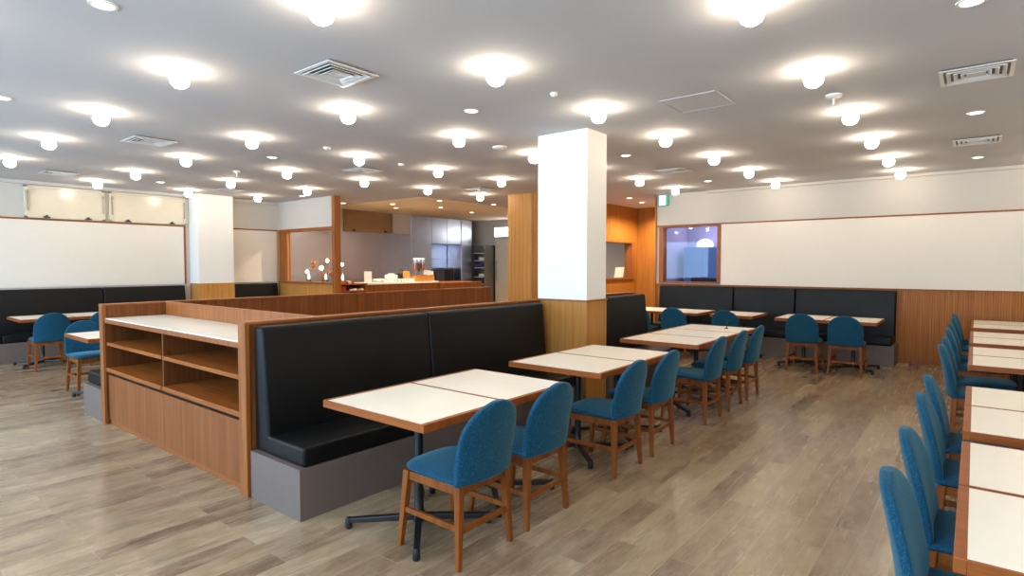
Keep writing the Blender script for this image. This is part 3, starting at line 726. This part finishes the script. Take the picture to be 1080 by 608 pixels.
for k in range(3):
    t = thing('cereal_dispenser', 'clear cereal dispenser with %s filling, %s from left on the wooden stand' % (('amber', 'dark', 'golden')[k], ORD[k]), 'dispenser', (9.06 + k * .12, 10.2, CZ + .142), 0, 'cereal dispensers on the stand')
    B().box(-.045, .045, -.05, .06, 0, .01, .003).box(-.012, .012, .03, .05, .01, .12, .003).build('stand_foot', 'grey_metal', t)
    B().lathe([(0, .1), (.02, .1), (.03, .13), (.05, .16), (.05, .29), (0, .29)], 14).build('filling', ('amber', 'cocoa', 'amber')[k], t, smooth=True)
    B().lathe([(.052, .155), (.055, .16), (.055, .37), (.05, .372), (.05, .16)], 14).build('hopper', 'clear', t, smooth=True)
    B().lathe([(0, .372), (.057, .372), (.057, .39), (.02, .4), (0, .405)], 14).build('lid', 'white', t, smooth=True)
for k in range(2):
    t = thing('napkin_box', ('white box on the wooden stand right of the dispensers', 'white box farthest right on the wooden stand')[k], 'box', (9.43 + k * .1, 10.2, CZ + .142))
    B().box(-.045, .045, -.07, .07, 0, .11 - k * .02, .004).build('carton', 'white', t); B().box(-.046, .046, -.071, .071, .095 - k * .02, .112 - k * .02, .003).build('lid', 'paper', t)

# lit wire ornament and glass lanterns on the ledge behind the screen pane
t = thing('wire_ornament', 'copper wire branch ornament with warm glass globes behind the kitchen screen', 'ornament', (7.0, 10.8, 1.12))
B().lathe([(0, 0), (.09, 0), (.09, .015), (.02, .03), (0, .03)], 16).build('base', 'black', t, smooth=True)
for k in range(9):
    a = k * 2.4; R = .2 + .07 * (k % 3); H = .2 + .045 * k
    pts = [(R * (u ** 1.2) * math.cos(a), R * 1.5 * (u ** 1.2) * math.sin(a), .02 + H * math.sin(u * 2.1) / math.sin(PI / 2)) for u in [i / 9 for i in range(10)]]
    wv = B().tube(pts, .006, 6).build('wire', 'copper', t, smooth=True)
    q = pts[-1]; rr = .04 if k % 3 else .055
    B().lathe([(0, -rr), (rr * .7, -rr * .7), (rr, 0), (rr * .7, rr * .7), (0, rr)], 12, q).build('globe', 'glow' if k % 2 else 'copper', wv, smooth=True)
for k, y in enumerate((11.3, 10.66, 10.12)):
    t = thing('glass_lantern', ('glass dome lantern leftmost behind the screen pane', 'glass dome lantern just left of the screen post', 'glass dome lantern just right of the screen post')[k], 'lantern', (6.98 if k < 2 else 7.02, y, 1.12 if k < 2 else CZ), 0, 'glass dome lanterns by the screen')
    B().lathe([(0, 0), (.05, 0), (.05, .05), (.03, .06), (0, .06)], 14).build('base', 'black', t, smooth=True)
    B().lathe([(.045, .055), (.052, .12), (.05, .19), (.03, .24), (0, .255)], 14).build('dome', 'clear', t, smooth=True)
    B().lathe([(0, .07), (.02, .08), (.025, .12), (.012, .17), (0, .18)], 10).build('candle_bulb', 'glow', t, smooth=True)

# serving hatch behind the pillar: leaning booklets
flat(11.4, 6.5, pz0, .16, .26, .015, .0, 'paper', 'booklet', 'cream booklet standing at the serving hatch right of the pillar', 'booklet', rz=.3)
for k in range(2):
    o = B().box(-.006, .006, -.08, .08, 0, .24, .002, fn=lambda a, b, c: (a + .28 * c, b, c)).build('booklet', 'paper', None, (11.95 + k * .12, 6.48, pz0))
    tag(o, ('thin card leaning at the serving hatch, left of two', 'thin card leaning at the serving hatch, right of two')[k], 'card', 'thin leaning cards at the hatch')
# next room behind the right-wall window
t = thing('blue_reflection_block', 'blue block standing in for a reflection in the right wall window', 'cabinet', (11.55, 3.9, 0))  # added block in place of a blue window reflection on the pane
B().box(0, .45, 0, .82, .12, 1.86, .01).build('body', 'blue_reflection', t); B().box(-.015, 0, .42, .81, .14, 1.84, .004).build('door', 'blue_reflection', t); B().box(-.015, 0, .01, .41, .14, 1.84, .004).build('door', 'blue_reflection', t); B().box(.02, .43, .02, .8, 0, .12).build('plinth', 'black', t)
t = thing('office_fill_light', 'added unseen light tube brightening the room behind the right wall window', 'lamp', (11.5, 3.6, ZC))  # unseen tube and area light added to brighten this room
B().box(-.08, .08, -.5, .5, -.05, 0, .004).build('housing', 'white_plastic', t); B().box(-.06, .06, -.48, .48, -.065, -.05, .004).build('tube', 'tube', t)
lp = bpy.data.lights.new('office_fill', 'AREA'); lp.shape = 'RECTANGLE'; lp.size = .12; lp.size_y = .96; lp.energy = 13; lp.color = (.9, .93, 1)
lo = bpy.data.objects.new('office_fill', lp); COL.objects.link(lo); lo.location = (11.5, 3.6, ZC - .07)
t = thing('reflection_dome', 'glowing half dome standing in for a reflection above the blue block', 'lamp', (11.75, 4.35, 1.86))  # added glowing dome in place of a white reflection on the pane
B().lathe([(0, 0), (.05, 0), (.05, .02), (0, .02)], 14).build('base', 'white_plastic', t); B().lathe([(0, .02), (.16, .02), (.155, .08), (.12, .13), (.06, .16), (0, .17)], 20).build('shade', 'glow', t, smooth=True)
t = thing('office_chair', 'black seat back visible behind the bottom of the right wall window', 'chair', (11.1, 4.2, 0))
B().box(-.22, .22, -.24, .24, .42, .5, .03, 3).build('seat', 'rubber', t, smooth=True); B().box(.16, .23, -.26, .26, .55, 1.24, .03, 3).build('backrest', 'rubber', t, smooth=True)
B().lathe([(0, .04), (.03, .04), (.03, .42), (0, .42)], 12).build('column', 'black', t, smooth=True)
for k in range(5):
    a = k * 2 * PI / 5
    B().beam((0, 0, .08), (.26 * math.cos(a), .26 * math.sin(a), .05), .04, .03).lathe([(0, 0), (.025, .01), (.028, .03), (.02, .05), (0, .055)], 10, (.26 * math.cos(a), .26 * math.sin(a), 0)).build('leg', 'black', t)
B().box(.17, .2, -.03, .03, .44, .7, .005).build('back_bracket', 'black', t)

# ------------------------------------------------------------------ daylight
W = bpy.data.worlds.new('sky'); scene.world = W; W.use_nodes = True
bg = W.node_tree.nodes['Background']; bg.inputs[0].default_value = (.5, .72, 1, 1); bg.inputs[1].default_value = .8
for a, b in wins:
    L = bpy.data.lights.new('daylight', 'AREA'); L.shape = 'RECTANGLE'; L.size = 1.6; L.size_y = b - a - .1
    L.energy = 135; L.color = (.48, .74, 1)
    o = bpy.data.objects.new('daylight', L); COL.objects.link(o); o.location = (XB - .05, (a + b) / 2, 1.7)
    o.rotation_euler = (0, -PI / 2, 0)

# ------------------------------------------------------------------ colour management and sampling quality
vs = scene.view_settings; vs.view_transform = 'Standard'; vs.look = 'None'; vs.gamma = 1; vs.exposure = .5; vs.use_curve_mapping = False
c = scene.cycles
c.use_denoising = True; c.max_bounces = 8; c.diffuse_bounces = 4; c.glossy_bounces = 4; c.transparent_max_bounces = 8
c.caustics_reflective = False; c.caustics_refractive = False; c.sample_clamp_indirect = 6; c.use_light_tree = True
